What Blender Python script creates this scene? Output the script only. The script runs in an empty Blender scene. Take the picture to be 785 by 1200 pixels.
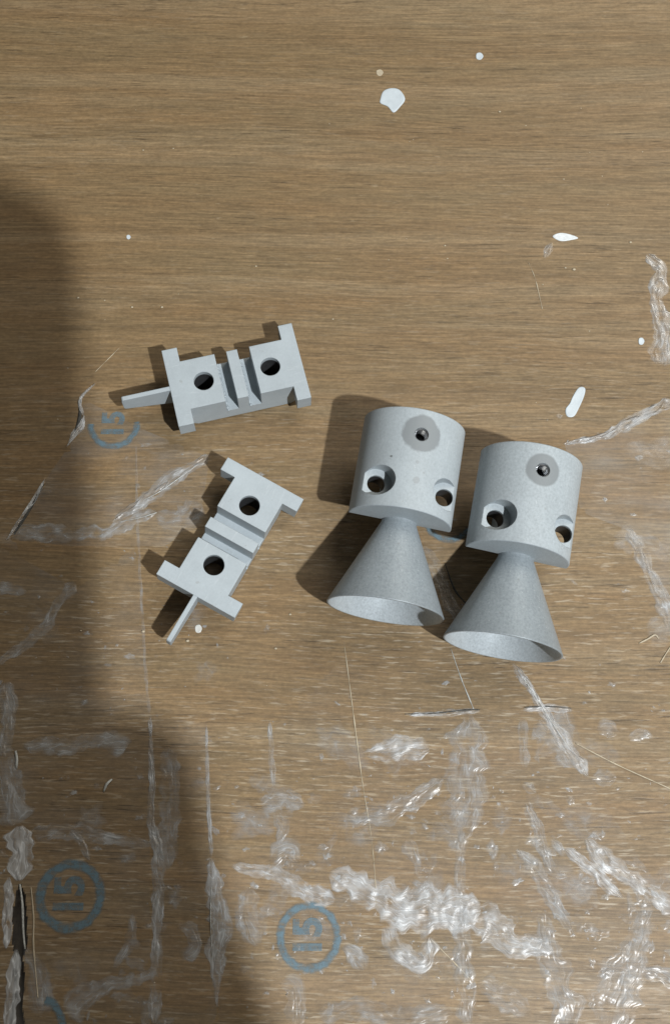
import bpy, bmesh, math, random
from mathutils import Vector, Matrix, noise

# ------------------------------------------------------------------ camera, world, lamp, exposure
S = 0.0002                      # one working unit = 0.2 mm (one pixel of the photograph at the middle of the table)
F, TILT = 1300.0, math.radians(17.66)
scene = bpy.context.scene
col = scene.collection
CAM = Vector((0, -F*math.sin(TILT), F*math.cos(TILT)))
cam_d = bpy.data.cameras.new('camera'); cam = bpy.data.objects.new('camera', cam_d); col.objects.link(cam)
cam.location = CAM*S
cam.rotation_euler = (TILT, 0, 0)
cam_d.sensor_fit = 'VERTICAL'; cam_d.sensor_height = 24.0
cam_d.lens = 24.0*F/1200.0
cam_d.clip_start = 0.002; cam_d.clip_end = 20
scene.camera = cam

world = bpy.data.worlds.new('World'); scene.world = world; world.use_nodes = True
bg = world.node_tree.nodes['Background']
bg.inputs['Color'].default_value = (1.0, 0.955, 0.87, 1); bg.inputs['Strength'].default_value = 0.09

lamp_d = bpy.data.lights.new('desk_lamp', 'POINT'); lamp = bpy.data.objects.new('desk_lamp', lamp_d); col.objects.link(lamp)
lamp.location = Vector((1880, -2180, 4200))*S
lamp_d.energy = 49.0; lamp_d.color = (0.96, 0.985, 1.0); lamp_d.shadow_soft_size = 0.0125

# soft area fill added to shape the ambient light, high on the right
fill_d = bpy.data.lights.new('fill_light', 'AREA'); fill = bpy.data.objects.new('fill_light', fill_d); col.objects.link(fill)
fill_d.shape = 'DISK'; fill_d.size = 0.7; fill_d.energy = 5.4; fill_d.color = (1.0, 0.95, 0.86)
fill.location = (0.48, 0.42, 0.85); fill.rotation_euler = (Vector((0, 0, 0))-fill.location).to_track_quat('-Z', 'Y').to_euler()

scene.view_settings.view_transform = 'Standard'; scene.view_settings.look = 'None'
scene.view_settings.exposure = 0.0; scene.view_settings.gamma = 1.0
scene.render.engine = 'CYCLES'
scene.cycles.transparent_max_bounces = 24

# ------------------------------------------------------------------ helpers
FW = Vector((0, math.sin(TILT), -math.cos(TILT))); UP = Vector((0, math.cos(TILT), math.sin(TILT)))
def G(px, py, z=0.0):
    """point of the table (working units) that the photograph shows at this pixel"""
    d = FW + Vector((1, 0, 0))*((px-392.5)/F) + UP*((600-py)/F)
    return CAM + d*((z-CAM.z)/d.z)

def tag(o, label=None, cat=None, group=None, kind=None):
    if label: o['label'] = label
    if cat: o['category'] = cat
    if group: o['group'] = group
    if kind: o['kind'] = kind
    return o

def link(name, me, mat, parent=None, loc=None):
    o = bpy.data.objects.new(name, me); col.objects.link(o)
    if mat: me.materials.append(mat)
    if parent: o.parent = parent
    if loc is not None: o.location = loc
    return o

def empty(name, loc, rot=(0, 0, 0)):
    o = bpy.data.objects.new(name, None); col.objects.link(o)
    o.location = Vector(loc)*S; o.rotation_euler = rot; o.empty_display_size = 0.005
    return o

def mesh_from(name, verts, faces):
    me = bpy.data.meshes.new(name); me.from_pydata([Vector(v)*S for v in verts], [], faces); me.update()
    return me

def bm_mesh(name, bm, smooth=None):
    me = bpy.data.meshes.new(name); bm.to_mesh(me); bm.free()
    me.transform(Matrix.Scale(S, 4)); me.update()
    if smooth:
        for p in me.polygons: p.use_smooth = True
        me.set_sharp_from_angle(angle=math.radians(smooth))
    return me

def add_box(bm, x0, x1, y0, y1, z0, z1):
    vs = [bm.verts.new(c) for c in ((x0,y0,z0),(x1,y0,z0),(x1,y1,z0),(x0,y1,z0),(x0,y0,z1),(x1,y0,z1),(x1,y1,z1),(x0,y1,z1))]
    for f in ((3,2,1,0),(4,5,6,7),(0,1,5,4),(1,2,6,5),(2,3,7,6),(3,0,4,7)): bm.faces.new([vs[i] for i in f])

def add_prism(bm, pts, z0, z1):
    """closed prism over a counter-clockwise outline in xy"""
    a = [bm.verts.new((x, y, z0)) for x, y in pts]; b = [bm.verts.new((x, y, z1)) for x, y in pts]
    bm.faces.new(a[::-1]); bm.faces.new(b)
    n = len(pts)
    for i in range(n): bm.faces.new((a[i], a[(i+1) % n], b[(i+1) % n], b[i]))

def circle(cx, cy, r, n=48): return [(cx+r*math.cos(2*math.pi*i/n), cy+r*math.sin(2*math.pi*i/n)) for i in range(n)]

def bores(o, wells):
    """walls of these holes below the painted lip get a near-black material: (x, y, radius, top)"""
    o.data.materials.append(BORE_DARK)
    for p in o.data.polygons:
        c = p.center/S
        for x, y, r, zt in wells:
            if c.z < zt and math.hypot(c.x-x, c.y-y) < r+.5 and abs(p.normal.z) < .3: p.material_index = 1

def cut(o, cutters, op='DIFFERENCE'):
    """boolean away the cutter meshes for good"""
    tmp = []
    for me in cutters:
        c = bpy.data.objects.new('cutter', me); col.objects.link(c); c.parent = o.parent; tmp.append(c)
        m = o.modifiers.new('cut', 'BOOLEAN'); m.operation = op; m.object = c; m.solver = 'EXACT'
    dg = bpy.context.evaluated_depsgraph_get(); dg.update()
    me = bpy.data.meshes.new_from_object(o.evaluated_get(dg))
    o.modifiers.clear(); o.data = me
    for c in tmp:
        m = c.data; bpy.data.objects.remove(c); bpy.data.meshes.remove(m)
    for p in me.polygons: p.use_smooth = True
    me.set_sharp_from_angle(angle=math.radians(25))

# ------------------------------------------------------------------ materials
class NT:
    def __init__(s, name):
        s.m = bpy.data.materials.new(name); s.m.use_nodes = True
        s.t = s.m.node_tree; s.b = s.t.nodes['Principled BSDF']; s.out = s.t.nodes['Material Output']
    def n(s, typ, **kw):
        nd = s.t.nodes.new(typ)
        for k, v in kw.items(): setattr(nd, k, v)
        return nd
    def l(s, a, b): s.t.links.new(a, b)
    def noise(s, vec, scale, detail=4, rough=.55, dist=0):
        nd = s.n('ShaderNodeTexNoise'); nd.inputs['Scale'].default_value = scale; nd.inputs['Detail'].default_value = detail
        nd.inputs['Roughness'].default_value = rough; nd.inputs['Distortion'].default_value = dist
        s.l(vec, nd.inputs['Vector']); return nd.outputs['Fac']
    def mapping(s, vec, scale=(1,1,1), loc=(0,0,0), rot=(0,0,0)):
        nd = s.n('ShaderNodeMapping'); nd.inputs['Scale'].default_value = scale; nd.inputs['Location'].default_value = loc; nd.inputs['Rotation'].default_value = rot
        s.l(vec, nd.inputs['Vector']); return nd.outputs['Vector']
    def ramp(s, fac, stops, interp='LINEAR'):
        nd = s.n('ShaderNodeValToRGB'); r = nd.color_ramp; r.interpolation = interp
        while len(r.elements) < len(stops): r.elements.new(.5)
        for e, (p, c) in zip(r.elements, stops):
            e.position = p; e.color = (c, c, c, 1) if isinstance(c, (int, float)) else (*c, 1)
        s.l(fac, nd.inputs['Fac']); return nd.outputs['Color']
    def math(s, op, a, b=None, clamp=False):
        nd = s.n('ShaderNodeMath', operation=op, use_clamp=clamp)
        for i, v in enumerate((a, b)):
            if v is None: continue
            if isinstance(v, (int, float)): nd.inputs[i].default_value = v
            else: s.l(v, nd.inputs[i])
        return nd.outputs[0]
    def mix(s, fac, a, b, mode='MIX'):
        nd = s.n('ShaderNodeMix', data_type='RGBA', blend_type=mode)
        for i, v in ((0, fac), (6, a), (7, b)):
            if isinstance(v, (int, float)): nd.inputs[i].default_value = v if i == 0 else (v, v, v, 1)
            elif isinstance(v, tuple): nd.inputs[i].default_value = (*v, 1)
            else: s.l(v, nd.inputs[i])
        return nd.outputs[2]
    def bump(s, h, strength, dist, normal=None):
        nd = s.n('ShaderNodeBump'); nd.inputs['Strength'].default_value = strength; nd.inputs['Distance'].default_value = dist
        s.l(h, nd.inputs['Height'])
        if normal is not None: s.l(normal, nd.inputs['Normal'])
        return nd.outputs['Normal']

def wood_material():
    t = NT('varnished_wood')
    tc = t.n('ShaderNodeTexCoord'); P = t.mapping(tc.outputs['Object'], (1/S/1000,)*3)       # 1 = 1000 units
    # slow sideways wander of the grain
    wob = t.noise(t.mapping(P, (.8, 2.6, 1)), 1.0, 2)
    add = t.n('ShaderNodeVectorMath', operation='MULTIPLY_ADD')
    cmb = t.n('ShaderNodeCombineXYZ'); t.l(t.math('SUBTRACT', wob, .5), cmb.inputs['Y'])
    t.l(cmb.outputs[0], add.inputs[0]); add.inputs[1].default_value = (0, .06, 0); t.l(P, add.inputs[2])
    Q = t.mapping(add.outputs[0], rot=(0, 0, math.radians(.8)))
    band = t.noise(t.mapping(Q, (.55, 13, 1)), 1.0, 6, .66)
    mid = t.noise(t.mapping(Q, (1.5, 85, 1), (3.1, 1.7, 0)), 1.0, 5, .64)
    fine = t.noise(t.mapping(Q, (20, 380, 1), (1.1, 4.7, 0)), 1.0, 5, .7)
    pores = t.noise(t.mapping(Q, (22, 340, 1), (7.3, 2.2, 0)), 1.0, 3, .55)
    spark = t.noise(t.mapping(Q, (40, 330, 1), (4.9, 8.2, 0)), 1.0, 3, .55)
    c = t.ramp(band, [(.24, (.140, .094, .045)), (.40, (.184, .129, .067)), (.50, (.176, .121, .062)), (.58, (.206, .149, .083)), (.66, (.186, .131, .070)), (.80, (.156, .106, .053))])
    c = t.mix(.75, c, t.ramp(mid, [(.28, .62), (.42, .95), (.5, 1.0), (.75, 1.25)]), 'MULTIPLY')
    c = t.mix(1.0, c, t.ramp(fine, [(.26, .58), (.5, 1.0), (.74, 1.48)]), 'MULTIPLY')
    hue = t.noise(t.mapping(Q, (4, 26, 1), (2.9, 6.1, 0)), 1.0, 3)
    c = t.mix(.5, c, t.ramp(hue, [(.35, (1.09, .97, .86)), (.65, (.99, 1.01, 1.02))]), 'MULTIPLY')
    gate = t.ramp(t.noise(t.mapping(Q, (2, 22, 1), (9, 9, 0)), 1.0, 3), [(.42, 0.05), (.62, 1.0)])
    pm = t.math('MULTIPLY', t.ramp(pores, [(.33, 1.0), (.41, 0.0)]), gate)
    c = t.mix(t.math('MULTIPLY', pm, .7), c, (.050, .033, .016))
    c = t.mix(1.0, c, t.ramp(t.noise(t.mapping(P, (150, 260, 1)), 1.0, 3, .7), [(.28, .80), (.5, 1.0), (.72, 1.20)]), 'MULTIPLY')
    fleck = t.ramp(t.noise(t.mapping(Q, (45, 190, 1), (6.6, 1.2, 0)), 1.0, 2), [(.69, 0.0), (.74, 1.0)])
    c = t.mix(t.math('MULTIPLY', fleck, .35), c, (.34, .27, .17))
    gold = t.ramp(t.noise(t.mapping(Q, (3.2, 120, 1), (8.1, 3.9, 0)), 1.0, 3), [(.66, 0.0), (.74, 1.0)])
    c = t.mix(t.math('MULTIPLY', gold, .5), c, (.30, .215, .115))
    # pale worn fibres, mostly in the lower, much-used half
    sepw = t.n('ShaderNodeSeparateXYZ'); t.l(P, sepw.inputs[0])
    low = t.ramp(t.math('ADD', t.math('MULTIPLY', sepw.outputs['Y'], -.8), .5), [(.30, .18), (.62, 1.0)])
    gate2 = t.ramp(t.noise(t.mapping(P, (3, 9, 1), (5, 3, 0)), 1.0, 3), [(.36, .15), (.62, 1.0)])
    sm = t.math('MULTIPLY', t.math('MULTIPLY', t.ramp(spark, [(.56, 0.0), (.68, 1.0)]), gate2), low)
    c = t.mix(t.math('MULTIPLY', sm, .8), c, (.42, .36, .27))
    t.l(c, t.b.inputs['Base Color'])
    rg = t.ramp(fine, [(.2, .58), (.8, .44)]); t.l(rg, t.b.inputs['Roughness'])
    t.b.inputs['Specular IOR Level'].default_value = .42
    h = t.math('SUBTRACT', t.math('ADD', t.math('MULTIPLY', fine, .5), t.math('MULTIPLY', mid, .4)), t.math('MULTIPLY', pm, .6))
    t.l(t.bump(h, .55, .00010), t.b.inputs['Normal'])
    return t.m
WOOD = wood_material()

def paint_material(name, base, grain=.5, spots=(), rough=.5, metallic=0.0):
    """matt sprayed primer; spots = bare darker patches (x, y, radius, raggedness, strength) seen from above in the object's own space"""
    t = NT(name)
    tc = t.n('ShaderNodeTexCoord'); P = t.mapping(tc.outputs['Object'], (1/S/100,)*3)          # 1 = 100 units
    mot = t.noise(P, 4.5, 4); fin = t.noise(P, 38, 3, .65); big = t.noise(P, 1.3, 2)
    c = t.mix(1.0, base, t.ramp(mot, [(.3, .95), (.7, 1.04)]), 'MULTIPLY')
    c = t.mix(grain, c, t.ramp(fin, [(.3, .80), (.5, 1.0), (.72, 1.18)]), 'MULTIPLY')
    c = t.mix(1.0, c, t.ramp(big, [(.3, .95), (.7, 1.04)]), 'MULTIPLY')
    sp = t.ramp(t.noise(P, 55, 1), [(.74, 0.0), (.79, 1.0)])
    c = t.mix(t.math('MULTIPLY', sp, grain*.6), c, (.8, .84, .86))
    dirt = t.ramp(t.noise(P, 17, 2, .5), [(.71, 0.0), (.76, 1.0)])
    c = t.mix(t.math('MULTIPLY', dirt, .30), c, (.20, .19, .17))
    scuff = t.ramp(t.noise(t.mapping(P, (3, 22, 9), rot=(.2, .3, .9)), 1.0, 3, .6), [(.62, 0.0), (.74, 1.0)])
    c = t.mix(t.math('MULTIPLY', scuff, .16), c, (.62, .66, .68))
    if spots:
        sep = t.n('ShaderNodeSeparateXYZ'); t.l(P, sep.inputs[0])
        wob = t.math('MULTIPLY', t.math('SUBTRACT', t.noise(P, 9, 3), .5), 1.0)
        for (x, y, r, rag, k, tone) in spots:
            dx = t.math('SUBTRACT', sep.outputs['X'], x/100); dy = t.math('SUBTRACT', sep.outputs['Y'], y/100)
            d = t.math('SQRT', t.math('ADD', t.math('MULTIPLY', dx, dx), t.math('MULTIPLY', dy, dy)))
            d = t.math('ADD', d, t.math('MULTIPLY', wob, rag))
            zz = t.math('GREATER_THAN', sep.outputs['Z'], .2)
            f = t.ramp(t.math('DIVIDE', d, r/100*2), [(.47, k), (.53, 0.0)])
            c = t.mix(t.math('MULTIPLY', f, zz), c, tone)
    t.l(c, t.b.inputs['Base Color'])
    t.b.inputs['Roughness'].default_value = rough; t.b.inputs['Specular IOR Level'].default_value = .35; t.b.inputs['Metallic'].default_value = metallic
    bv = t.n('ShaderNodeBevel'); bv.samples = 4; bv.inputs['Radius'].default_value = 1.4*S
    h = t.math('ADD', t.math('MULTIPLY', fin, .6), t.math('MULTIPLY', t.noise(P, 90, 2), .5))
    t.l(t.bump(h, .30*grain+.04, .00012, bv.outputs[0]), t.b.inputs['Normal'])
    return t.m
GREY = (.345, .388, .412)
PAINT_T = paint_material('grey_primer_smooth', (.355, .402, .430), .22)
PAINT_CONE = paint_material('grey_primer_grainy', (.295, .335, .360), .8, rough=.42, metallic=.2)
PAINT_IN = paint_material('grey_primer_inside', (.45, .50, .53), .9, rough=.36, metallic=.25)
DISC = (.20, .22, .23)
PAINT_B1 = paint_material('grey_primer_body_ragged_spot', GREY, .45, [(-86, 1, 21, .07, .95, DISC), (-33, 3, 4.0, .05, .7, (.27,.29,.30)), (-53, 1, 1.8, .02, .6, (.27,.29,.30)), (-56, -27, 1.6, .02, .9, (.12,.13,.13))])
PAINT_B2 = paint_material('grey_primer_body_round_spot', GREY, .7, [(-85, 1, 18.5, .02, .95, DISC)])

def metal_material():
    t = NT('bright_steel'); t.b.inputs['Metallic'].default_value = 1; t.b.inputs['Base Color'].default_value = (.62, .64, .66, 1)
    t.b.inputs['Roughness'].default_value = .28
    tc = t.n('ShaderNodeTexCoord'); t.l(t.bump(t.noise(t.mapping(tc.outputs['Object'], (1/S/100,)*3), 30, 2), .3, .0001), t.b.inputs['Normal'])
    return t.m
STEEL = metal_material()

def film_material(name, color, streak, lo, hi, gloss=.5, fine=9.0, crease=.8, rough=.14):
    """clear tape: see-through, milky where glue and creases gather (attribute 'milk'), shiny all over"""
    t = NT(name)
    tc = t.n('ShaderNodeTexCoord'); P = t.mapping(tc.outputs['Object'], (1/S/100,)*3)
    at = t.n('ShaderNodeAttribute', attribute_name='milk')
    uv = t.n('ShaderNodeAttribute', attribute_name='lie')       # along / across the piece
    st = t.noise(t.mapping(uv.outputs['Vector'], (streak[0]*.6, streak[1]*.8, 1)), 1.0, 2, .45, .3)
    cl = t.noise(P, fine, 2, .45, .2)
    rd = t.noise(t.mapping(uv.outputs['Vector'], (streak[0]*.42, streak[1]*.75, 1), (3, 5, 1)), 1.0, 1, .4, .8)
    rd = t.math('SUBTRACT', 1.0, t.math('ABSOLUTE', t.math('MULTIPLY', t.math('SUBTRACT', rd, .5), 2.0)))      # sharp creases
    ridge = t.math('POWER', rd, 26.0)
    m = t.ramp(t.math('ADD', t.math('MULTIPLY', st, .6), t.math('MULTIPLY', cl, .4)), [(lo, 0.0), (hi, 1.0)])
    a = t.math('ADD', t.math('MULTIPLY', m, .80), t.math('MULTIPLY', ridge, crease))
    a = t.math('MULTIPLY', a, at.outputs['Fac'], True)
    nrm = t.bump(t.math('ADD', t.math('MULTIPLY', t.math('ADD', st, cl), .7), t.math('MULTIPLY', rd, .8)), .75, .00021)
    df = t.n('ShaderNodeBsdfDiffuse'); df.inputs['Color'].default_value = (*color, 1); t.l(nrm, df.inputs['Normal'])
    tr = t.n('ShaderNodeBsdfTransparent'); gl = t.n('ShaderNodeBsdfGlossy'); gl.inputs['Roughness'].default_value = rough; t.l(nrm, gl.inputs['Normal'])
    mx = t.n('ShaderNodeMixShader'); t.l(a, mx.inputs[0]); t.l(tr.outputs[0], mx.inputs[1]); t.l(df.outputs[0], mx.inputs[2])
    fr = t.n('ShaderNodeFresnel'); fr.inputs['IOR'].default_value = 1.5; t.l(nrm, fr.inputs['Normal'])
    g = t.math('MULTIPLY', t.math('MULTIPLY', fr.outputs[0], t.math('MULTIPLY', at.outputs['Fac'], 4.0, True)), gloss, True)
    m2 = t.n('ShaderNodeMixShader'); t.l(g, m2.inputs[0]); t.l(mx.outputs[0], m2.inputs[1]); t.l(gl.outputs[0], m2.inputs[2])
    t.l(m2.outputs[0], t.out.inputs['Surface'])
    return t.m
FILM = film_material('clear_tape_milky', (.46, .475, .485), (3.0, 1.8, 1), .24, .76, .62, 4.0, .5, .27)
FILM_DENSE = film_material('white_crumpled_tape', (.60, .62, .635), (3.4, 2.0, 1), .20, .68, .85, 4.5, .5, .36)
SHEET = film_material('clear_tape_sheet', (.45, .45, .44), (1, 1, 1), .30, .75, .35, 3.0, .2, .34)

def plain(name, c, rough=.5, var=.1, scale=20, spec=.4):
    t = NT(name); tc = t.n('ShaderNodeTexCoord'); P = t.mapping(tc.outputs['Object'], (1/S/100,)*3)
    n = t.noise(P, scale, 3)
    t.l(t.mix(1.0, c, t.ramp(n, [(.3, 1-var), (.7, 1+var)]), 'MULTIPLY'), t.b.inputs['Base Color'])
    t.b.inputs['Roughness'].default_value = rough; t.b.inputs['Specular IOR Level'].default_value = spec
    t.l(t.bump(n, .15, .0001), t.b.inputs['Normal'])
    return t.m
BORE_DARK = plain('dark_bore_wall', (.035, .036, .038), .5, .2, 20)  # near-black material for hole walls under the painted lip
WHITE = plain('white_paint', (.50, .56, .60), .4, .04, 12)
CREAM = plain('cream_fibre', (.42, .36, .26), .5, .15, 30)
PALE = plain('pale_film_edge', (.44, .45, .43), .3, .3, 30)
DARKLINE = plain('dark_line', (.06, .06, .055), .7, .3, 30)  # thin near-black strands along tape edges and creases
FILLER = plain('white_filler', (.52, .53, .51), .75, .22, 14)
GROOVE = plain('dark_groove', (.045, .037, .028), .85, .4, 12)
PHONE = plain('black_phone_shell', (.03, .03, .033), .4, .1, 10)

def ink_material():
    t = NT('blue_stamp_ink'); tc = t.n('ShaderNodeTexCoord'); P = t.mapping(tc.outputs['Object'], (1/S/100,)*3)
    t.b.inputs['Base Color'].default_value = (.13, .21, .26, 1); t.b.inputs['Roughness'].default_value = .4
    n = t.noise(P, 9, 5, .7); g = t.noise(t.mapping(P, (2, 26, 1)), 1.0, 4)
    a = t.ramp(t.math('ADD', t.math('MULTIPLY', n, .7), t.math('MULTIPLY', g, .3)), [(.34, .10), (.56, .82)])
    ia = t.n('ShaderNodeAttribute', attribute_name='ink')
    t.l(t.math('MULTIPLY', a, ia.outputs['Fac']), t.b.inputs['Alpha'])
    return t.m
INK = ink_material()

# ------------------------------------------------------------------ table
def fbm(x, y, z=0.0, o=4): return noise.fractal((x, y, z), 1.0, 2.0, o)
GA, GB = G(24, 1036), G(20, 1250)                        # the joint that is broken open at the lower left
GX0, GX1, GY0, GY1 = GA.x-40, GA.x+40, GB.y, GA.y+6
def groove_depth(x, y):
    t = (GA.y-y)/(GA.y-GB.y)
    if t < 0: return 0
    c = GA.x+(GB.x-GA.x)*t+2.5*fbm(y/35, 3.1)
    w = 5.5*min(1, t*14)*(1+.7*fbm(y/22, 7.7))*(.35+.65*min(1, abs(t-.42)/.05))
    d = abs(x-c)/max(w, .3)
    return -8.0*(1-d**3) if d < 1 else 0
def table():
    X = [-1100, GX0, GX1, 1100]; Y = [-1400, GY0, GY1, 1250]
    vs, fs = [], []
    nx, ny = 44, 90
    xs = [-1100]+[GX0+(GX1-GX0)*i/nx for i in range(nx+1)]+[1100]
    ys = [-1400]+[GY0+(GY1-GY0)*i/ny for i in range(ny+1)]+[1250]
    for y in ys:
        for x in xs:
            inside = GX0 < x < GX1 and GY0 < y < GY1
            vs.append((x, y, groove_depth(x, y) if inside else 0))
    W = len(xs)
    for j in range(len(ys)-1):
        for i in range(W-1): fs.append((j*W+i, j*W+i+1, (j+1)*W+i+1, (j+1)*W+i))
    # slab sides and underside
    b = len(vs); c = [0, W-1, len(ys)*W-1, (len(ys)-1)*W]
    for k in c: vs.append((vs[k][0], vs[k][1], -90))
    top = [list(range(0, W)), [j*W+W-1 for j in range(len(ys))], list(range(len(ys)*W-1, (len(ys)-1)*W-1, -1)), [j*W for j in range(len(ys)-1, -1, -1)]]
    for k in range(4): fs.append(tuple(top[k][::-1])+(b+k, b+(k+1) % 4))
    fs.append((b+3, b+2, b+1, b))
    me = mesh_from('table_top', vs, fs)
    o = link('table_top', me, WOOD); me.materials.append(GROOVE)
    for p in me.polygons:
        if len(p.vertices) == 4 and min(me.vertices[v].co.z for v in p.vertices) < -2.2*S and p.center.z > -20*S: p.material_index = 1
    tag(o, 'brown varnished wooden table top with fine horizontal grain', kind='structure')
    return o
TABLE = table()

# ------------------------------------------------------------------ hinge-like brackets
def bracket(loc, rot, zb, label):
    b, p1, p2, p3, p4, b2, L, W, w, h = 18.05, 59.1, 73.4, 86.3, 101.0, 16.7, 156.9, 49.4, 30.9, 49.5
    SL, BAR = 21.0, 24.0                              # slot floor and underside of the end bars
    root = empty('t_bracket', loc, [math.radians(a) for a in rot]); tag(root, label, 'bracket', 'grey double-T brackets')
    # block: side profile with two slots, swept across the width; a small chamfer along the lower ends
    prof = [(b-1.5, zb+5), (b+5, zb), (L-b2-4, zb), (L-b2+1.5, zb+5), (L-b2+1.5, h), (p4, h), (p4, SL), (p3, SL), (p3, h), (p2, h), (p2, SL), (p1, SL), (p1, h), (b-1.5, h)]
    bm = bmesh.new()
    A = [bm.verts.new((x, -w, z)) for x, z in prof]; B = [bm.verts.new((x, w, z)) for x, z in prof]
    n = len(prof)
    bm.faces.new(A); bm.faces.new(B[::-1])
    for i in range(n): bm.faces.new((A[(i+1) % n], A[i], B[i], B[(i+1) % n]))
    bmesh.ops.recalc_face_normals(bm, faces=bm.faces)
    body = link('block', bm_mesh('block', bm), PAINT_T, root)
    bars = []
    for x0, x1 in ((0, b), (L-b2, L)):
        bm = bmesh.new(); add_box(bm, x0, x1, -W, W, BAR, h)
        for v in bm.verts:                            # the lower edges draw in a little
            if v.co.z < BAR+1: v.co.y *= .985
        bmesh.ops.recalc_face_normals(bm, faces=bm.faces); bars.append(bm_mesh('end_bar', bm))
    cut(body, bars, 'UNION')
    cs = []
    for hx in (39.95, 119.5):
        bm = bmesh.new(); add_prism(bm, circle(hx, 0, 11.7, 48), h-7, h+6); cs.append(bm_mesh('hole', bm))
        bm = bmesh.new(); add_prism(bm, circle(hx, 0, 12.3, 48), -5, h-6.9); cs.append(bm_mesh('hole', bm))
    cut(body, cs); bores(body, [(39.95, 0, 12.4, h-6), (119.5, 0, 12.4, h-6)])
    # fin standing on edge, deeper at its root
    fx, ft = -57.7, 2.6
    out = [(.5, h-36), (.5, h-.3), (fx+2.0, h-.3), (fx+.6, h-1.2), (fx, h-3), (fx, h-20), (fx+.8, h-23), (fx+3, h-24.5)]
    bm = bmesh.new(); A = [bm.verts.new((x, -ft, z)) for x, z in out]; B = [bm.verts.new((x, ft, z)) for x, z in out]
    bm.faces.new(A); bm.faces.new(B[::-1])
    for i in range(len(out)): bm.faces.new((A[(i+1) % len(out)], A[i], B[i], B[(i+1) % len(out)]))
    bmesh.ops.recalc_face_normals(bm, faces=bm.faces)
    link('fin', bm_mesh('fin', bm), PAINT_T, root)
    # rough bead left along the slot floors
    rnd = random.Random(int(loc[0]))
    for x in (p1+1.6, p3+1.8):
        bm = bmesh.new()
        y = -w+.5
        while y < w-.5:
            r = rnd.uniform(1.0, 1.9)
            m = Matrix.Translation((x+rnd.uniform(-.5, .5), y, SL+.3)) @ Matrix.Diagonal((1.25, rnd.uniform(.8, 1.3), rnd.uniform(.8, 1.4), 1))
            bmesh.ops.create_icosphere(bm, subdivisions=1, radius=r, matrix=m)
            y += r*1.1
        link('slot_bead', bm_mesh('slot_bead', bm, 180), PAINT_T, root)
    return root
bracket((-193.1, 134.3, 3.0), (.3, 1.6, 14.2), 2.0, 'grey bracket lying almost level with the table edge, its fin pointing left')
bracket((-158.6, -111.3, 2.2), (6.8, 1.6, 61.8), 6.0, 'grey bracket lying askew below the other one, its fin pointing down to the lower left')

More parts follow.
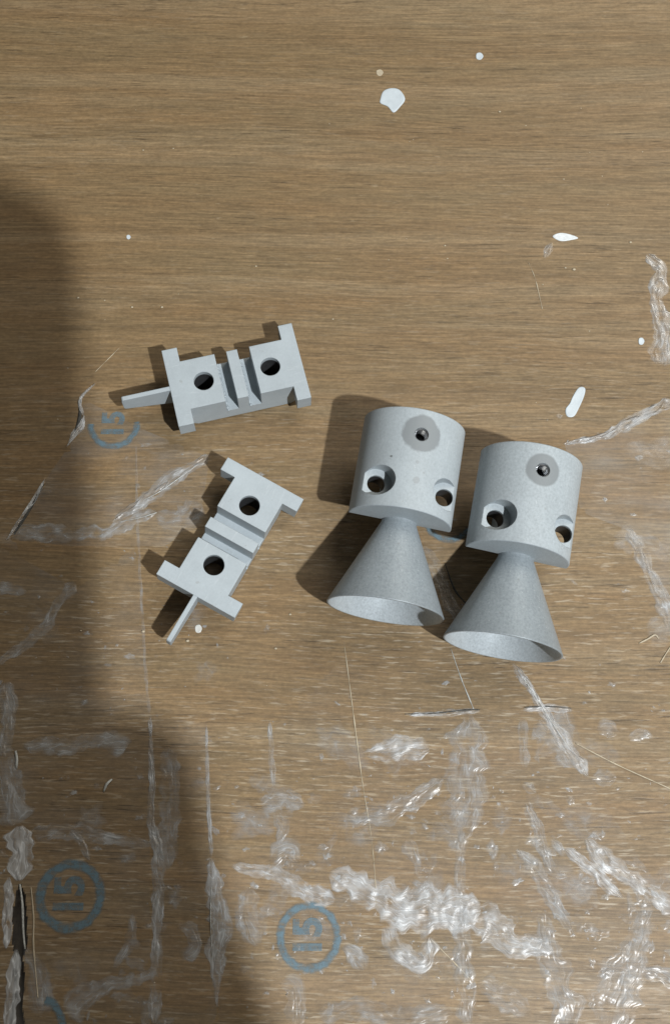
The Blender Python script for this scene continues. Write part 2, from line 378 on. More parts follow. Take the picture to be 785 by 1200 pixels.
# ------------------------------------------------------------------ nozzle fittings
def fitting(loc, rot, paint, label, screw_turn):
    R, LB, LC, RM, RN = 57.6, 114.4, 101.2, 64.2, 19.5
    root = empty('nozzle_fitting', loc, [math.radians(a) for a in (rot[2], rot[1], rot[0])]); tag(root, label, 'nozzle', 'grey nozzle fittings')
    # half-round body, flat side down
    N = 180; bm = bmesh.new()
    arc = [(R*math.cos(math.pi*i/N), R*math.sin(math.pi*i/N)) for i in range(N+1)]
    us = [-LB, -LB+.8, -.8, 0]
    rings = []
    for k, u in enumerate(us):
        s = 1 if k in (1, 2) else (R-.8)/R
        rings.append([bm.verts.new((u, y*s, max(0, z*s))) for y, z in arc])
    for a, c in zip(rings, rings[1:]):
        for i in range(N): bm.faces.new((a[i], a[i+1], c[i+1], c[i]))
        bm.faces.new((a[0], c[0], c[-1], a[-1]))
    bm.faces.new(rings[0][::-1]); bm.faces.new(rings[-1])
    bmesh.ops.recalc_face_normals(bm, faces=bm.faces)
    body = link('half_round_body', bm_mesh('half_round_body', bm), paint, root)
    cs = []
    for s in (-1, 1):
        y = 38*s+2.3
        bm = bmesh.new(); add_prism(bm, circle(-29, y, 17.0, 64), 29, 90); cs.append(bm_mesh('c', bm))
        bm = bmesh.new(); add_prism(bm, circle(-29, y, 9.8, 48), 24.9, 60); cs.append(bm_mesh('c', bm))
        bm = bmesh.new(); add_prism(bm, circle(-29, y, 10.2, 48), -10, 25); cs.append(bm_mesh('c', bm))
    bm = bmesh.new(); add_prism(bm, circle(-85, 1, 7.7, 48), 53, 90); cs.append(bm_mesh('c', bm))
    bm = bmesh.new(); add_prism(bm, circle(-85, 1, 7.9, 48), 30, 53.1); cs.append(bm_mesh('c', bm))
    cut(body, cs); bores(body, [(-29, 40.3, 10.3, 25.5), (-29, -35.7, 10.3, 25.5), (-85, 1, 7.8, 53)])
    # cone: turned shell with a thin rim
    prof = [(-26, RN), (0, RN), (3, RN+.4), (LC-.7, RM-.1), (LC, RM-.6), (LC, RM-2.2), (LC-.8, RM-2.9), (12, 21.0), (9, 16), (8, 0.01)]
    N = 144; bm = bmesh.new(); rr = []
    for u, r in prof:
        rr.append([bm.verts.new((u, r*math.cos(2*math.pi*i/N), r*math.sin(2*math.pi*i/N))) for i in range(N)])
    for a, c in zip(rr, rr[1:]):
        for i in range(N): bm.faces.new((a[i], a[(i+1) % N], c[(i+1) % N], c[i]))
    bm.faces.new(rr[0][::-1])
    bmesh.ops.remove_doubles(bm, verts=bm.verts, dist=.02)
    bmesh.ops.recalc_face_normals(bm, faces=bm.faces)
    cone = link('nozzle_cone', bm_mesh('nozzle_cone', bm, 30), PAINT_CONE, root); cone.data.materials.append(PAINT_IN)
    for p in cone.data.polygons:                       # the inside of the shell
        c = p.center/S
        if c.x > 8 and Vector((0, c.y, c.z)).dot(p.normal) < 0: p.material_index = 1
    # foot under the flat side that it rests on
    drop = loc[2]/math.cos(math.radians(rot[2]))
    bm = bmesh.new(); add_box(bm, -LB+8, -22, -20, 20, -drop+4.2, .05)
    bmesh.ops.recalc_face_normals(bm, faces=bm.faces)
    link('foot', bm_mesh('foot', bm), paint, root)
    # threaded metal insert in the top hole
    bm = bmesh.new(); n = 40; rs = [(7.6, 38), (7.6, 55.2), (6.9, 55.4)]
    for k in range(12): rs.append((6.7 if k % 2 else 6.0, 54.6-k*1.3))
    rings = [[bm.verts.new((-85+r*math.cos(2*math.pi*i/n), 1+r*math.sin(2*math.pi*i/n), z)) for i in range(n)] for r, z in rs]
    for a, c in zip(rings, rings[1:]):
        for i in range(n): bm.faces.new((a[i], a[(i+1) % n], c[(i+1) % n], c[i]))
    bmesh.ops.recalc_face_normals(bm, faces=bm.faces)
    link('threaded_insert', bm_mesh('threaded_insert', bm, 40), STEEL, root)
    return root
fitting((70.9, -33.2, 66.5), (-99.65, 1.19, -7.48), PAINT_B1, 'left grey nozzle fitting with a ragged dark ring round its top hole', 0)
fitting((198.2, -73.0, 64.3), (-101.1, .19, -6.95), PAINT_B2, 'right grey nozzle fitting, clean round dark ring round its top hole', 1)

# ------------------------------------------------------------------ tape, scraps, scratches
def resample(path, step):
    """path of (px, py, half-width) points -> table points about 'step' apart (Catmull-Rom)"""
    P = [(G(x, y).x, G(x, y).y, w) for x, y, w in path]
    P = [tuple(2*a-b for a, b in zip(P[0], P[1]))]+P+[tuple(2*a-b for a, b in zip(P[-1], P[-2]))]
    out = []
    for i in range(1, len(P)-2):
        p0, p1, p2, p3 = P[i-1:i+3]
        n = max(2, int(math.hypot(p2[0]-p1[0], p2[1]-p1[1])/step))
        for k in range(n):
            t = k/n
            out.append(tuple(.5*((2*b)+(c-a)*t+(2*a-5*b+4*c-d)*t*t+(3*b-a-3*c+d)*t**3) for a, b, c, d in zip(p0, p1, p2, p3)))
    out.append(P[-2])
    return out

class Film:
    def __init__(s): s.v = []; s.f = []; s.milk = []; s.lie = []
    def ribbon(s, path, milk=.6, relief=1.4, seed=0, ragged=.42, z=.25):
        pts = resample(path, 2.0); n = len(pts); K = 15; base = len(s.v); dist = 0; path = None
        for i, (x, y, w) in enumerate(pts):
            a = pts[max(0, i-1)]; b = pts[min(n-1, i+1)]
            dx, dy = b[0]-a[0], b[1]-a[1]; l = math.hypot(dx, dy) or 1; dx /= l; dy /= l
            dist += 0 if i == 0 else math.hypot(x-pts[i-1][0], y-pts[i-1][1])
            w = max(w*1.18, .4)
            wl = w*(1+ragged*1.3*fbm(dist/17, seed*3.7, 1)); wr = w*(1+ragged*1.3*fbm(dist/17, seed*3.7, 5))
            endf = min(1, (min(i, n-1-i)+.3)/4)
            for k in range(K):
                t = -1+2*k/(K-1); off = t*(wl if t > 0 else wr)*(.35+.65*endf)
                px, py = x-dy*off, y+dx*off
                edge = 1-abs(t)**2.5
                r = 1-abs(fbm(dist/22+seed, t*1.3+seed*.7, 2.2, 3))*2.2
                hgt = z+relief*max(0, edge)*(max(0, r)**2*.9+.08*(1+fbm(px/5, py/5, seed)))
                s.v.append((px, py, max(.08, hgt)))
                cr = max(0, r)**3
                s.milk.append(min(1, max(0, milk*edge**.35*(.62+.55*cr+.8*fbm(px/16, py/16, seed+9, 3))*endf)))
                s.lie.append((dist/40+seed*3.3, t*w/10, seed))
        for i in range(n-1):
            for k in range(K-1): s.f.append((base+i*K+k, base+i*K+k+1, base+(i+1)*K+k+1, base+(i+1)*K+k))
        return s
    def blob(s, px, py, rx, ry, ang=0, milk=.6, relief=1.0, seed=0, z=.25):
        c = G(px, py); K, N = 7, 26; base = len(s.v); ca, sa = math.cos(math.radians(ang)), math.sin(math.radians(ang))
        for k in range(K+1):
            for i in range(N):
                a = 2*math.pi*i/N; t = k/K
                q = 1+.45*fbm(math.cos(a)*1.3+seed, math.sin(a)*1.3, seed*.31, 3)*1.5
                ex, ey = rx*t*q*math.cos(a), ry*t*q*math.sin(a)
                x, y = c.x+ex*ca-ey*sa, c.y+ex*sa+ey*ca
                edge = 1-t**3; r = 1-abs(fbm(x/9, y/9, seed, 3))*2
                s.v.append((x, y, max(.08, z+relief*edge*max(0, r)**2)))
                s.milk.append(min(1, max(0, milk*edge**.6*(.6+.6*max(0, r)**3+.8*fbm(x/11, y/11, seed+4, 3)))))
                s.lie.append((x/40, y/40, seed))
        for k in range(K):
            for i in range(N): s.f.append((base+k*N+i, base+k*N+(i+1) % N, base+(k+1)*N+(i+1) % N, base+(k+1)*N+i))
        return s
    def sheet(s, outline, milk, seed=0, z=.12, step=9.0):
        poly = [G(x, y) for x, y in outline]
        xs = [p.x for p in poly]; ys = [p.y for p in poly]
        def inside(x, y):
            r = False; j = len(poly)-1
            for i in range(len(poly)):
                if (poly[i].y > y) != (poly[j].y > y) and x < (poly[j].x-poly[i].x)*(y-poly[i].y)/(poly[j].y-poly[i].y)+poly[i].x: r = not r
                j = i
            return r
        idx = {}; x0, y0 = min(xs), min(ys); nx = int((max(xs)-x0)/step)+1; ny = int((max(ys)-y0)/step)+1
        def vert(i, j):
            if (i, j) not in idx:
                x, y = x0+i*step, y0+j*step
                # snap the border to the outline
                best = None
                for a, b in zip(poly, poly[1:]+poly[:1]):
                    d = b-a; t = max(0, min(1, ((x-a.x)*d.x+(y-a.y)*d.y)/max(1e-6, d.x**2+d.y**2)))
                    q = (a.x+d.x*t, a.y+d.y*t); dd = math.hypot(q[0]-x, q[1]-y)
                    if best is None or dd < best[0]: best = (dd, q)
                edge = best[0]
                if not inside(x, y) or edge < step*.5: x, y = best[1]; edge = 0
                idx[i, j] = len(s.v); s.v.append((x, y, z+.10*(1+fbm(x/40, y/40, seed))))
                s.milk.append(max(0, milk*(.75+.9*fbm(x/60, y/60, seed+2, 4))+(milk*.3 if edge == 0 else 0))); s.lie.append((x/60, y/14, seed))
            return idx[i, j]
        for i in range(nx):
            for j in range(ny):
                if inside(x0+(i+.5)*step, y0+(j+.5)*step): s.f.append((vert(i, j), vert(i+1, j), vert(i+1, j+1), vert(i, j+1)))
        return s
    def build(s, name, mat, parent=None, label=None, cat=None, group=None, kind=None):
        me = mesh_from(name, s.v, s.f)
        for p in me.polygons: p.use_smooth = True
        a = me.attributes.new('milk', 'FLOAT', 'POINT'); a.data.foreach_set('value', s.milk)
        b = me.attributes.new('lie', 'FLOAT_VECTOR', 'POINT'); b.data.foreach_set('vector', [c for t in s.lie for c in t])
        return tag(link(name, me, mat, parent), label, cat, group, kind)

def strand(name, path, mat, r=.6, flat=.6, parent=None, label=None, cat=None, group=None, z=.35, lift=0):
    """thin fibre or lifted film edge lying on the table: a flattened tube along (px, py, radius factor) points"""
    pts = resample([(x, y, w) for x, y, w in path], 2.5); n = len(pts); K = 6; vs = []; fs = []
    for i, (x, y, w) in enumerate(pts):
        a = pts[max(0, i-1)]; b = pts[min(n-1, i+1)]; dx, dy = b[0]-a[0], b[1]-a[1]; l = math.hypot(dx, dy) or 1; dx /= l; dy /= l
        rr = max(.10, r*w*(1+(.5 if name != 'scratch' else 1.5)*fbm(i/5, len(path)*1.7, x/50)))
        zc = z+rr*flat*.5+lift*math.sin(math.pi*i/(n-1))
        for k in range(K):
            t = 2*math.pi*k/K; vs.append((x-dy*rr*math.cos(t), y+dx*rr*math.cos(t), zc+rr*flat*math.sin(t)))
    for i in range(n-1):
        for k in range(K): fs.append((i*K+k, i*K+(k+1) % K, (i+1)*K+(k+1) % K, (i+1)*K+k))
    fs += [tuple(range(K))[::-1], tuple((n-1)*K+k for k in range(K))]
    me = mesh_from(name, vs, fs)
    for p in me.polygons: p.use_smooth = True
    return tag(link(name, me, mat, parent), label, cat, group)

# wide faint sheets of clear tape
for outline, milk, sd, zz, lab in (
    ([(98, 468), (172, 505), (246, 536), (236, 600), (196, 640), (160, 640), (84, 640), (12, 632), (36, 590), (54, 562), (82, 522), (92, 505)], .22, 1, .10, 'clear tape sheet with a torn left edge under the two brackets'),
    ([(0, 640), (90, 690), (160, 640), (172, 800), (176, 842), (176, 1200), (0, 1200), (-60, 1200), (-60, 640)], .13, 2, .16, 'clear tape sheet in the lower left corner around the faded stamp'),
    ([(176, 838), (243, 848), (252, 1010), (254, 1200), (182, 1200)], .13, 3, .22, 'narrow clear tape strip between two vertical seams at lower left'),
    ([(260, 1000), (330, 985), (440, 1010), (474, 838), (560, 833), (614, 832), (669, 832), (700, 930), (785, 1060), (850, 1100), (850, 1230), (256, 1230)], .09, 4, .10, 'wide clear tape sheet along the bottom of the table'),
    ([(840, 455), (785, 472), (749, 488), (717, 507), (661, 520), (680, 600), (736, 622), (764, 684), (790, 720), (840, 720)], .27, 5, .10, 'clear tape sheet at the right edge above the kinked strip'),
    ([(330, 840), (405, 770), (474, 838), (440, 1010), (330, 985), (300, 900)], .06, 6, .16, 'faint clear tape sheet beside the long pale scratch')):
    Film().sheet(outline, milk, sd, zz).build('tape_sheet', SHEET, None, lab, 'tape')

D, M_ = FILM_DENSE, FILM
scraps = [  # paths (px, py, half-width), milk, relief, material, label
 ([(15,627,7),(45,622,10),(84,627,8),(126,623,8),(160,608,8),(184,600,4)], .62, 1.5, M_, 'long creased tape fold curving below the torn sheet at left'),
 ([(132,611,3),(172,585,7),(206,558,8),(246,534,5)], .62, 1.8, M_, 'creased tape fold rising towards the lower bracket'),
 ([(183,602,7),(212,610,12),(236,590,10)], .42, 1.0, M_, 'faint tape smear beside the lower bracket'),
 ([(-6,686,9),(14,690,8),(32,694,4)], .55, 1.0, M_, 'small milky tape scrap at the left edge'),
 ([(88,682,7),(69,707,5),(53,734,6),(23,761,5),(-4,778,5)], .5, 1.2, M_, 'slanting tape crease running to the left edge'),
 ([(28,873,6),(76,874,9),(115,869,6),(136,870,11),(155,868,5)], .62, 1.3, M_, 'milky tape smear with a knot, left of the upper seam'),
 ([(8,800,11),(11,840,7),(7,880,8),(12,930,15),(16,968,14)], .66, 1.6, M_, 'ragged tape strip down the left edge above the white filler'),
 ([(36,978,7),(84,974,8),(115,980,6),(178,990,5)], .62, 1.3, M_, 'tape smear reaching from the white filler to the seam'),
 ([(84,974,4),(96,990,4),(106,1008,3)], .6, 1.3, M_, 'short tape streak above the faded round stamp'),
 ([(176,838,1.5),(178,900,3),(178,964,4),(184,991,6),(186,1048,6),(184,1100,5),(183,1160,6),(180,1200,5)], .7, 1.4, M_, 'long vertical tape seam at lower left'),
 ([(198,876,9),(200,930,9),(196,980,11),(194,1020,7)], .42, .9, M_, 'patchy tape strip just right of the long seam'),
 ([(247,1004,2),(252,1040,8),(258,1082,11),(254,1120,9),(254,1150,4),(255,1180,1.5)], 1.0, 1.0, M_, 'leaf-shaped milky tape flap at lower left'),
 ([(209,1084,5),(222,1090,8),(230,1108,6),(212,1120,8)], .5, 1.0, M_, 'curled tape patch left of the leaf-shaped flap'),
 ([(157,1070,4),(153,1102,6),(134,1134,4)], .5, 1.0, M_, 'slim tape streak right of the faded round stamp'),
 ([(76,1186,12),(104,1166,12),(126,1155,8),(150,1150,6),(186,1139,3)], .6, 1.4, M_, 'crumpled tape smear at the bottom left'),
 ([(30,1110,4),(44,1140,9),(50,1190,14)], .45, 1.0, M_, 'milky tape smear beside the open joint'),
 ([(292,1040,6),(290,1075,13),(303,1108,7)], .55, 1.1, M_, 'greyish tape patch left of the blue stamp'),
 ([(306,944,10),(332,934,11),(357,944,5)], .66, 1.4, M_, 'milky tape patch halfway up the faint seam'),
 ([(325,950,7),(331,970,6),(326,990,4)], .55, 1.2, M_, 'short tape tail below the milky patch'),
 ([(318,1012,10),(336,1000,13),(350,1010,6)], .72, 1.5, M_, 'crumpled tape patch above the blue stamp'),
 ([(272,1014,4),(325,1026,8),(355,1043,9),(392,1056,8)], .68, 1.5, D, 'white tape smear running into the bright crumpled band'),
 ([(386,1024,9),(414,1034,13),(443,1050,16),(478,1066,21),(527,1066,20),(563,1064,12)], .86, 2.2, D, 'bright white crumpled tape band at the bottom middle'),
 ([(424,884,5),(448,880,9),(476,876,13),(503,877,9)], .88, 2.0, D, 'bright white tape patch right of the long scratch'),
 ([(406,956,7),(443,955,11),(474,943,10),(498,928,8),(519,913,5)], .62, 1.6, M_, 'curved milky tape patch crossing the long scratch'),
 ([(476,984,8),(484,1002,6),(491,1030,3)], .62, 1.3, M_, 'small tape tongue above the bright crumpled band'),
 ([(549,836,8),(548,870,17),(545,915,20),(546,950,16),(541,985,7)], .58, 1.5, M_, 'broad milky tape strip hanging from the dark edge line'),
 ([(541,975,5),(538,1020,5),(539,1060,6),(542,1100,9),(545,1150,8),(548,1200,9)], .6, 1.5, M_, 'narrow vertical tape seam through the crumpled band'),
 ([(450,1086,7),(462,1108,10),(480,1124,10),(500,1126,8),(503,1098,8)], .72, 1.8, D, 'ring-shaped crumple of white tape below the bright band'),
 ([(400,1110,5),(414,1116,10),(428,1136,7)], .55, 1.3, M_, 'small milky tape patch right of the blue stamp'),
 ([(500,1058,9),(533,1074,12),(573,1082,15),(598,1106,11),(648,1113,7)], .66, 1.8, D, 'white tape smear going right from the crumpled band'),
 ([(600,778,3),(620,806,4),(636,832,6),(661,870,7),(680,896,6),(688,910,3)], .72, 2.4, D, 'raised tape crease slanting from under the right nozzle'),
 ([(632,842,16),(648,860,20),(664,884,14),(676,900,6)], .55, 1.2, M_, 'milky patch around the slanting raised crease'),
 ([(692,912,5),(708,912,10),(722,910,6)], .5, .9, M_, 'square milky tape patch right of the slanting crease'),
 ([(612,842,4),(613,870,6),(615,900,4)], .52, 1.2, M_, 'thin upright tape piece left of the slanting crease'),
 ([(612,918,6),(620,924,8),(628,928,3)], .72, 1.2, M_, 'small teardrop tape scrap below the upright piece'),
 ([(618,940,7),(630,975,6),(641,1008,6),(652,1024,5),(664,1027,3)], .66, 2.0, M_, 'bent tape strip below the teardrop scrap'),
 ([(604,996,4),(622,1012,7),(638,1038,8),(656,1068,7),(674,1100,3)], .72, 2.0, M_, 'long slanting tape strip right of the crumpled band'),
 ([(646,983,5),(653,993,5),(663,1003,4)], .55, 1.1, M_, 'short tape flake between two slanting strips'),
 ([(661,994,4),(691,1017,6),(712,1038,6),(729,1052,2)], .86, 2.2, D, 'bright slanting tape sliver, left one of the two at lower right'),
 ([(686,983,6),(706,1006,10),(730,1024,8),(753,1039,8),(790,1068,9)], .82, 2.2, D, 'bright slanting tape sliver running to the right edge'),
 ([(636,1068,5),(639,1100,10),(646,1126,12),(658,1163,14),(668,1205,14)], .62, 1.6, M_, 'broad milky tape strip at the bottom right'),
 ([(758,1054,6),(752,1085,8),(742,1115,14),(728,1150,20),(712,1205,22)], .52, 1.4, M_, 'widening milky tape strip at the lower right edge'),
 ([(750,1136,5),(770,1142,7),(792,1154,8)], .72, 1.5, M_, 'small bright tape strip at the right edge near the bottom'),
 ([(700,858,7),(711,854,9),(724,860,5)], .5, 1.0, M_, 'small milky tape scrap, left one of two beside the fibre'),
 ([(736,866,6),(750,860,8),(764,864,5)], .6, 1.2, M_, 'small milky tape scrap, right one of two beside the fibre'),
 ([(736,619,5),(743,637,7),(752,654,8),(764,682,7),(779,711,9),(782,735,6)], .66, 1.8, M_, 'kinked milky tape strip right of the right nozzle'),
 ([(757,298,5),(772,318,10),(768,350,10),(776,390,13),(775,430,10)], .8, 1.8, M_, 'crumpled clear tape at the right edge above the middle'),
 ([(790,470,6),(749,488,6),(717,507,7),(699,513,4),(659,521,3)], 1.0, 2.4, M_, 'torn tape edge slanting to the right edge'),
 ([(646,284,3),(643,292,5),(637,303,5)], .5, 1.0, M_, 'clear film tail below the pale drop'),
 ([(490,640,5),(505,655,8),(520,690,7),(540,735,6)], .35, 1.0, M_, 'dim tape crease between the two nozzle cones'),
 ([(316,845,2),(318,880,3),(321,922,3)], .55, .9, M_, 'faint vertical tape seam left of the long scratch'),
 ([(160,520,1),(161,600,1.6),(166,700,1.6),(172,800,1.6),(176,838,1.5)], .26, .3, M_, 'hairline tape seam left of the lower bracket'),
 ([(242,848,1.3),(244,934,2),(248,1004,2)], .75, .8, M_, 'hairline tape seam above the leaf-shaped flap'),
 ([(328,1152,5),(346,1160,10),(346,1205,8)], .38, .9, M_, 'faint tape smear under the blue stamp'),
 ([(374,1190,9),(420,1182,10),(470,1194,10),(530,1186,9)], .42, 1.0, M_, 'faint milky smear along the bottom edge'),
 ([(560,1150,8),(590,1168,12),(618,1186,10)], .42, 1.0, M_, 'faint milky tape patch at the bottom, right of the seam'),
 ([(478,838,2),(520,836,3),(562,833,3)], .8, 1.4, D, 'folded upper tape edge below the gap between the cones'),
 ([(612,832,2.5),(640,830,4),(670,832,3)], .7, 1.4, D, 'folded upper tape edge below the right cone'),
]
for i, (path, milk, rel, mat, lab) in enumerate(scraps):
    Film().ribbon(path, milk*(1.35 if path[0][0] < 265 else .98), rel, seed=i*1.37+2, z=.25+.02*(i % 7)).build('tape_scrap', mat, None, lab, 'tape scrap')

# countless small flecks of glue and film
rnd = random.Random(5)
fl = Film()
spots = []
for k in range(520):
    reg = rnd.random()
    if reg < .62: x, y = rnd.uniform(250, 785), rnd.triangular(800, 1200, 1080)
    elif reg < .82: x, y = rnd.uniform(0, 260), rnd.uniform(640, 1200)
    elif reg < .93: x, y = rnd.uniform(380, 785), rnd.uniform(480, 860)
    else: x, y = rnd.uniform(30, 330), rnd.uniform(520, 800)
    r = .7+2.6*rnd.random()**3
    fl.blob(x, y, r*rnd.uniform(1, 2.6), r, rnd.choice((0, 0, 20, -35, 80)), rnd.uniform(.35, .95), .5, k*.77, .2)
for k in range(60):
    x, y = (rnd.uniform(270, 785), rnd.triangular(860, 1200, 1080)) if k < 42 else (rnd.uniform(0, 260), rnd.uniform(840, 1200))
    r = rnd.uniform(3, 7); fl.blob(x, y, r*rnd.uniform(1, 2.2), r, rnd.choice((0, 10, -30, 85)), rnd.uniform(.3, .6), .9, k*1.9+40, .2)
for k in range(46):                                     # wide thin veils of glue
    x, y = (rnd.uniform(280, 785), rnd.triangular(850, 1200, 1070)) if k < 34 else (rnd.uniform(690, 785), rnd.uniform(500, 760)) if k < 38 else (rnd.uniform(0, 250), rnd.uniform(600, 1190))
    r = rnd.uniform(9, 20); fl.blob(x, y, r*rnd.uniform(1, 2.0), r, rnd.choice((0, 10, -30, 85, 60)), rnd.uniform(.16, .34), .5, k*2.3+140, .16)
fl.build('tape_residue', FILM, None, 'small milky flecks of glue and film scattered over the lower table', 'tape residue', None, 'stuff')

# scratches and seams that belong to the table top
strand('scratch', [(403,752,.8),(413,829,1),(424,913,1),(434,974,.8),(438,1010,.6)], CREAM, .5, .35, TABLE)
strand('scratch', [(438,1010,.6),(440,1040,.8),(441,1068,.5)], CREAM, .45, .35, TABLE)
strand('scratch', [(619,308,1.6),(621,313,.8),(627,328,.7),(635,362,.5)], CREAM, .65, .35, TABLE)
strand('scratch', [(504,1100,.6),(526,1122,.8),(550,1147,.5)], CREAM, .7, .35, TABLE)
strand('scratch', [(528,760,.8),(540,795,1),(555,832,1)], PALE, .5, .5, TABLE)
strand('scratch', [(140,408,.6),(128,420,.7),(112,436,.5)], CREAM, .6, .35, TABLE)
strand('dark_line', [(474,837,.6),(510,836,1),(548,832,1.5),(562,832,.6)], DARKLINE, .5, .35, TABLE, z=1.2)
strand('dark_line', [(614,829,.6),(640,828,1.2),(669,830,.6)], DARKLINE, .5, .35, TABLE, z=1.2)
# fibres and flakes lying loose
strand('fibre', [(674,871,.8),(700,885,1),(730,900,1),(784,924,.9)], CREAM, .75, .7, None, 'long straight cream fibre right of the slanting crease', 'fibre', z=.5, lift=1.0)
strand('flake', [(748,754,.6),(758,749,1.1),(767,744,1),(771,749,.4)], CREAM, 1.0, .6, None, 'thin pale flake right of the right cone, upper one of two', 'flake', z=.3, lift=.4)
strand('flake', [(773,777,.7),(779,767,1),(785,758,1)], CREAM, 1.0, .6, None, 'thin pale flake at the right edge, lower one of two', 'flake', z=.3, lift=.4)
strand('flake', [(122,928,.5),(126,919,1.2),(132,913,.6)], PALE, 1.6, .6, None, 'short white flake left of the long seam', 'flake', z=.5, lift=1.2)
strand('flake', [(19,880,.8),(21,890,1.1),(20,901,.5)], PALE, 1.7, .6, None, 'short upright white flake near the left edge', 'flake', z=.8, lift=1.2)
for k, (p, mk, rl, lab) in enumerate((
    ([(112,450,.8),(98,463,1.6),(94,474,2),(98,488,2.6)], 1.3, 2.5, 'thin curled tape edge above the white tip at left'),
    ([(99,487,2),(95,500,4.2),(87,511,3),(79,524,1)], 1.7, 3.0, 'white curled tip of the torn tape at left'),
    ([(54,561,1.2),(45,578,2.6),(35,593,2.2),(22,612,2),(9,633,1.4)], 1.4, 3.0, 'raised torn tape edge slanting at the left'))):
    Film().ribbon(p, mk, rl, seed=k*2.1+90, z=.4).build('tape_scrap', FILM_DENSE, None, lab, 'tape scrap')
strand('dark_line', [(52,567,.6),(36,596,1.3),(17,626,.9)], DARKLINE, 1.2, .3, TABLE, z=.3)
strand('dark_line', [(92,470,.6),(94,488,1.6),(88,506,1)], DARKLINE, 1.3, .3, TABLE, z=.3)
strand('dark_line', [(521,660,.5),(532,690,1.2),(545,707,.8)], DARKLINE, .8, .3, TABLE, z=.3)
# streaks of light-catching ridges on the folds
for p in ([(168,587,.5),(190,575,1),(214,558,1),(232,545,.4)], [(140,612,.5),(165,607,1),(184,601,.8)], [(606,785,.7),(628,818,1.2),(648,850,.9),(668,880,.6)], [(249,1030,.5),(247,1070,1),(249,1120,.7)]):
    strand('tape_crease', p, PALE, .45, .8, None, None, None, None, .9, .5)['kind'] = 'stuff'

# white filler and splinters round the open joint
def lump(name, outline, hgt, mat, seed, label=None, cat=None, parent=None, group=None):
    """rounded, slightly domed solid over an outline given in pixels"""
    P = [G(x, y) for x, y in outline]; c = sum(P, Vector())/len(P); n = len(P)
    # smooth the outline
    out = []
    for i in range(n):
        p0, p1, p2, p3 = P[i-1], P[i], P[(i+1) % n], P[(i+2) % n]
        for k in range(5):
            t = k/5; out.append(.5*((2*p1)+(p2-p0)*t+(2*p0-5*p1+4*p2-p3)*t*t+(3*p1-p0-3*p2+p3)*t**3))
    N = len(out); vs, fs = [], []
    lv = [(1.0, .02), (.995, .5), (.96, .9), (.88, 1.0), (.7, .85), (.2, .8)]
    for s_, z in lv:
        for p in out:
            q = c+(p-c)*s_; vs.append((q.x, q.y, hgt*z*(1+.25*fbm(q.x/6, q.y/6, seed))))
    vs.append((c.x, c.y, hgt*.8))
    for k in range(len(lv)-1):
        for i in range(N): fs.append((k*N+i, k*N+(i+1) % N, (k+1)*N+(i+1) % N, (k+1)*N+i))
    b = (len(lv)-1)*N
    for i in range(N): fs.append((b+i, b+(i+1) % N, len(vs)-1))
    fs.append(tuple(range(N))[::-1])
    me = mesh_from(name, vs, fs)
    for p in me.polygons: p.use_smooth = True
    return tag(link(name, me, mat, parent), label, cat, group)
for k, (p, mk, rl, lab) in enumerate((
    ([(24,968,9),(24,985,13),(25,1005,12),(22,1032,8)], 3.2, 2.0, 'white filler smeared over the joint at the lower left edge'),
    ([(11,1028,3),(10,1060,5),(9,1090,4),(8,1112,3)], 1.7, 1.5, 'slim white filler strip left of the open joint'),
    ([(20,1112,3),(17,1135,6),(15,1165,6),(10,1208,5)], 1.7, 1.5, 'slim white filler strip at the bottom left corner'))):
    Film().ribbon(p, mk, rl, seed=k*1.3+70, z=.5).build('filler', FILM_DENSE, None, lab, 'filler')
strand('splinter', [(24,1036,.6),(27,1060,1),(28,1090,1),(30,1112,.6)], PALE, 1.2, .8, None, 'thin pale splinter lying in the open joint', 'splinter', z=.4)
strand('splinter', [(37,1040,.5),(40,1075,.9),(40,1110,.9),(45,1170,.6)], CREAM, 1.0, .8, None, 'long thin splinter right of the open joint', 'splinter', z=.4)

# paint drops
lump('paint_drop', [(449,107),(458,103.5),(468,105.5),(474.5,116),(469,125),(461,132),(454,125),(445.5,121),(445.5,116)], .9, WHITE, 4, 'white star-shaped paint drop near the top of the table', 'paint drop')
lump('paint_drop', [(678,454),(685,455),(684,464),(678,478),(672,488),(664,488),(662,480),(667,473),(671,464)], .9, WHITE, 5, 'elongated white paint drop upper right of the right nozzle', 'paint drop')
lump('paint_drop', [(558,63),(563,62),(566,66),(563,70),(558,69)], .8, WHITE, 6, 'tiny round white paint drop at the top right', 'paint drop')
lump('paint_drop', [(149,276),(152,275.5),(153.5,278),(151.5,280.5),(149,279.5)], .6, WHITE, 7, 'tiny white paint speck at the upper left', 'paint drop')
lump('paint_drop', [(748,397),(752,396),(754.5,400),(752,404),(748,403)], .8, WHITE, 8, 'tiny round white paint drop near the right edge', 'paint drop')
lump('paint_drop', [(647,277),(656,273),(668,275),(677,279),(668,281.5),(656,282.5)], .7, plain('bluish_film', (.60, .64, .66), .25, .1), 9, 'pale bluish leaf-shaped drop at the upper right', 'paint drop')
lump('paint_drop', [(229,734),(234,732),(237,736),(235,741),(230,741)], .9, plain('milky_bead', (.60, .60, .57), .25, .1), 10, 'small milky bead beside the fin of the lower bracket', 'bead')
lump('paint_drop', [(441,83),(446,81.5),(449,85),(446,89),(442,88)], .5, CREAM, 11, 'small cream speck above the star-shaped drop', 'speck')
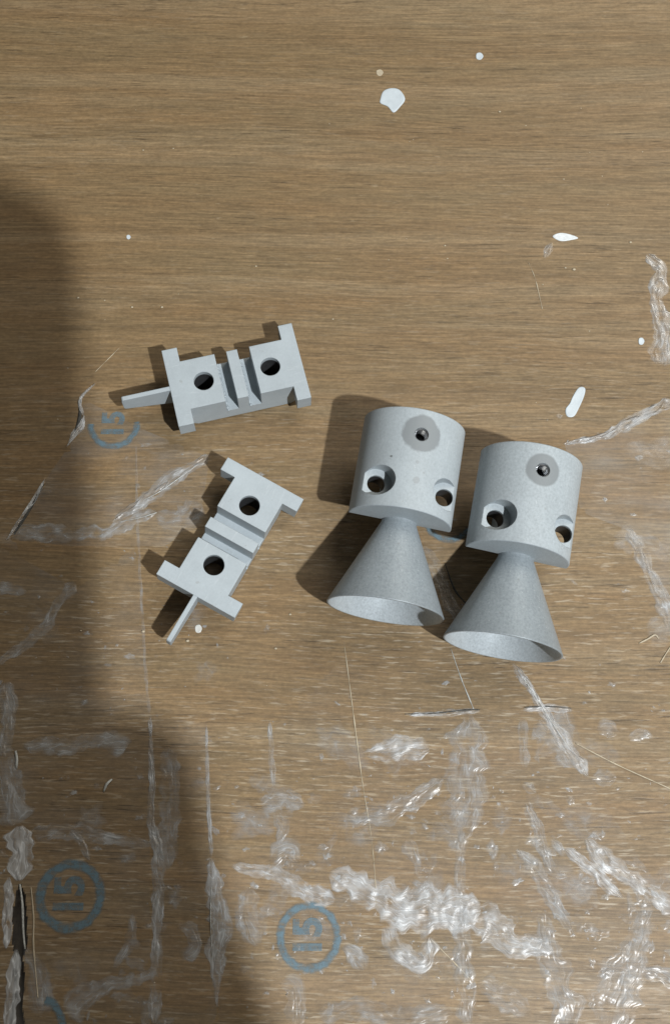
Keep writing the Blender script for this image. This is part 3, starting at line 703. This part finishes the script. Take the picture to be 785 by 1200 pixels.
def crumbs():
    bm = bmesh.new(); r = random.Random(9)
    L = [(92,349,1.6),(155,360,1.5),(190,360,1.6),(123,352,1),(220,751,2),(168,740,2),(300,312,1.3),(390,374,1.2),(521,288,1.3),(585,131,1.6),(168,176,1.2),(672,316,2.2),(662,314,1.5),(738,284,1.8),(690,388,1),(323,760,1.6),(340,720,1.5),(660,210,1.2)]
    for k in range(40): L.append((r.uniform(0, 785), r.uniform(120, 1190), r.uniform(.5, 1.1)))
    for x, y, s in L:
        p = G(x, y); bmesh.ops.create_icosphere(bm, subdivisions=1, radius=s, matrix=Matrix.Translation((p.x, p.y, s*.25)) @ Matrix.Diagonal((1.3, .9, .45, 1)))
    tag(link('crumbs', bm_mesh('crumbs', bm, 180), CREAM), 'tiny cream crumbs of dust scattered over the table', 'crumbs', None, 'stuff')
crumbs()

# ------------------------------------------------------------------ blue ink stamps: ring with a 15 lying on its side
def stamp(px, py, ro, ri, label, z, a0=0, a1=360, squash=1.0, txt=True, turn=90):
    root = empty('ink_stamp', G(px, py)+Vector((0, 0, z))); tag(root, label, 'stamp', 'round blue ink stamps')
    n = 72; vs, fs = [], []
    for i in range(n+1):
        a = math.radians(a0+(a1-a0)*i/n)
        for r, sd in ((ro+1.2, 1), (ro-1.6, 1), (ri+1.6, 8), (ri-1.2, 8)):
            q = r*(1+.05*fbm(math.cos(a)*3, math.sin(a)*3, sd+px)); vs.append((q*math.cos(a)*squash, q*math.sin(a), 0))
    for i in range(n):
        for k in range(3): fs.append((4*i+k, 4*i+4+k, 4*i+5+k, 4*i+1+k))
    me = mesh_from('ring', vs, fs)
    me.attributes.new('ink', 'FLOAT', 'POINT').data.foreach_set('value', [0, 1, 1, 0]*(n+1))
    link('ring', me, INK, root)
    if txt:
        cu = bpy.data.curves.new('numerals', 'FONT'); cu.body = '15'; cu.size = ro*1.15; cu.align_x = 'CENTER'; cu.align_y = 'CENTER'; cu.offset = ro*.05
        tmp = bpy.data.objects.new('tmp', cu); col.objects.link(tmp)
        dg = bpy.context.evaluated_depsgraph_get(); dg.update()
        me = bpy.data.meshes.new_from_object(tmp.evaluated_get(dg)); bpy.data.objects.remove(tmp)
        me.transform(Matrix.Rotation(math.radians(turn), 4, 'Z') @ Matrix.Scale(S, 4)); me.name = 'numerals'
        me.attributes.new('ink', 'FLOAT', 'POINT').data.foreach_set('value', [.85]*len(me.vertices))
        link('numerals', me, INK, root)
    return root
stamp(362, 1098, 34.5, 27, 'round blue stamp with a 15 on its side, bottom middle', .75, squash=.97)
stamp(83, 1050, 36.5, 27, 'faded round blue stamp in the shade at lower left', .75)
stamp(134, 498, 31, 24, 'half worn-off round blue stamp left of the fin of the upper bracket', .75, 178, 368)
stamp(525, 607, 30, 23, 'blue stamp mostly hidden under the left nozzle body', .75, 195, 330, txt=False)
stamp(40, 1205, 33, 25, 'blue stamp fragment cut off at the bottom left', .75, -30, 70, txt=False)

# ------------------------------------------------------------------ the phone that takes the picture; its shadow falls over the left of the table
def phone():
    # lies just behind the lens, square to the line of sight
    o_ = empty('phone', CAM - FW*14, (TILT, 0, math.radians(0)))
    def outline(x0, x1, y0, y1, r):
        pts = []
        for cx, cy, a0 in ((x1-r, y1-r, 0), (x0+r, y1-r, 90), (x0+r, y0+r, 180), (x1-r, y0+r, 270)):
            for k in range(13):
                a = math.radians(a0+90*k/12); pts.append((cx+r*math.cos(a), cy+r*math.sin(a)))
        return pts
    R_ = Matrix.Rotation(math.radians(-1.0), 4, 'Z')
    for nm, x0, x1, y0, y1, r, z0, z1 in (('shell', -58, 332, -740, 60, 72, 2, 40), ('screen', -54, 328, -736, 56, 68, 40.2, 42)):
        bm = bmesh.new(); add_prism(bm, outline(x0, x1, y0, y1, r), z0, z1)
        bmesh.ops.transform(bm, matrix=R_, verts=bm.verts); bmesh.ops.recalc_face_normals(bm, faces=bm.faces)
        link(nm, bm_mesh(nm, bm), PHONE, o_)
    tag(o_, 'dark phone held above the table, its soft shadow lying along the left', 'phone')
phone()
def hand():
    """right hand round the lower right edge of the phone, forearm leading away; phone space, working units"""
    V, E_, Rd = [], [], []
    def v(x, y, z, r, p=None):
        V.append((x, y, z)); Rd.append(r)
        if p is not None: E_.append((p, len(V)-1))
        return len(V)-1
    palm = v(372, -590, 40, 46)
    wrist = v(480, -850, 60, 92, palm); arm = v(640, -1200, 70, 120, wrist); v(850, -1750, 60, 170, arm)
    for x, y, l, r in ((368, -408, 1.0, 30), (374, -482, 1.1, 32), (388, -556, 1.0, 31), (402, -626, .8, 27)):       # four fingers across the back of the phone
        k = v(x, y, 20, r+6, palm); a = v(x-24, y+4, -26, r, k); b = v(x-24-75*l, y+14, -38, r-3, a); v(x-24-140*l, y+24, -30, r-7, b)
    k = v(384, -540, 74, 36, palm); a = v(350, -450, 84, 32, k); v(288, -390, 78, 26, a)     # thumb on the screen side
    me = bpy.data.meshes.new('hand'); me.from_pydata([Vector(p)*S for p in V], E_, []); me.update()
    o = bpy.data.objects.new('hand', me); col.objects.link(o)
    o.location = (CAM-FW*14)*S; o.rotation_euler = (TILT, 0, 0)
    o.modifiers.new('skin', 'SKIN')
    if not me.skin_vertices: 
        bpy.context.view_layer.objects.active = o; o.select_set(True); bpy.ops.mesh.customdata_skin_add()
    for sv, r in zip(me.skin_vertices[0].data, Rd): sv.radius = (r*S, r*S); sv.use_root = False
    me.skin_vertices[0].data[0].use_root = True
    o.modifiers.new('sub', 'SUBSURF').render_levels = 2
    sk = plain('skin', (.42, .26, .19), .5, .06, 6); me.materials.append(sk)
    tag(o, "person's hand and forearm holding the phone above the table", 'hand')
hand()
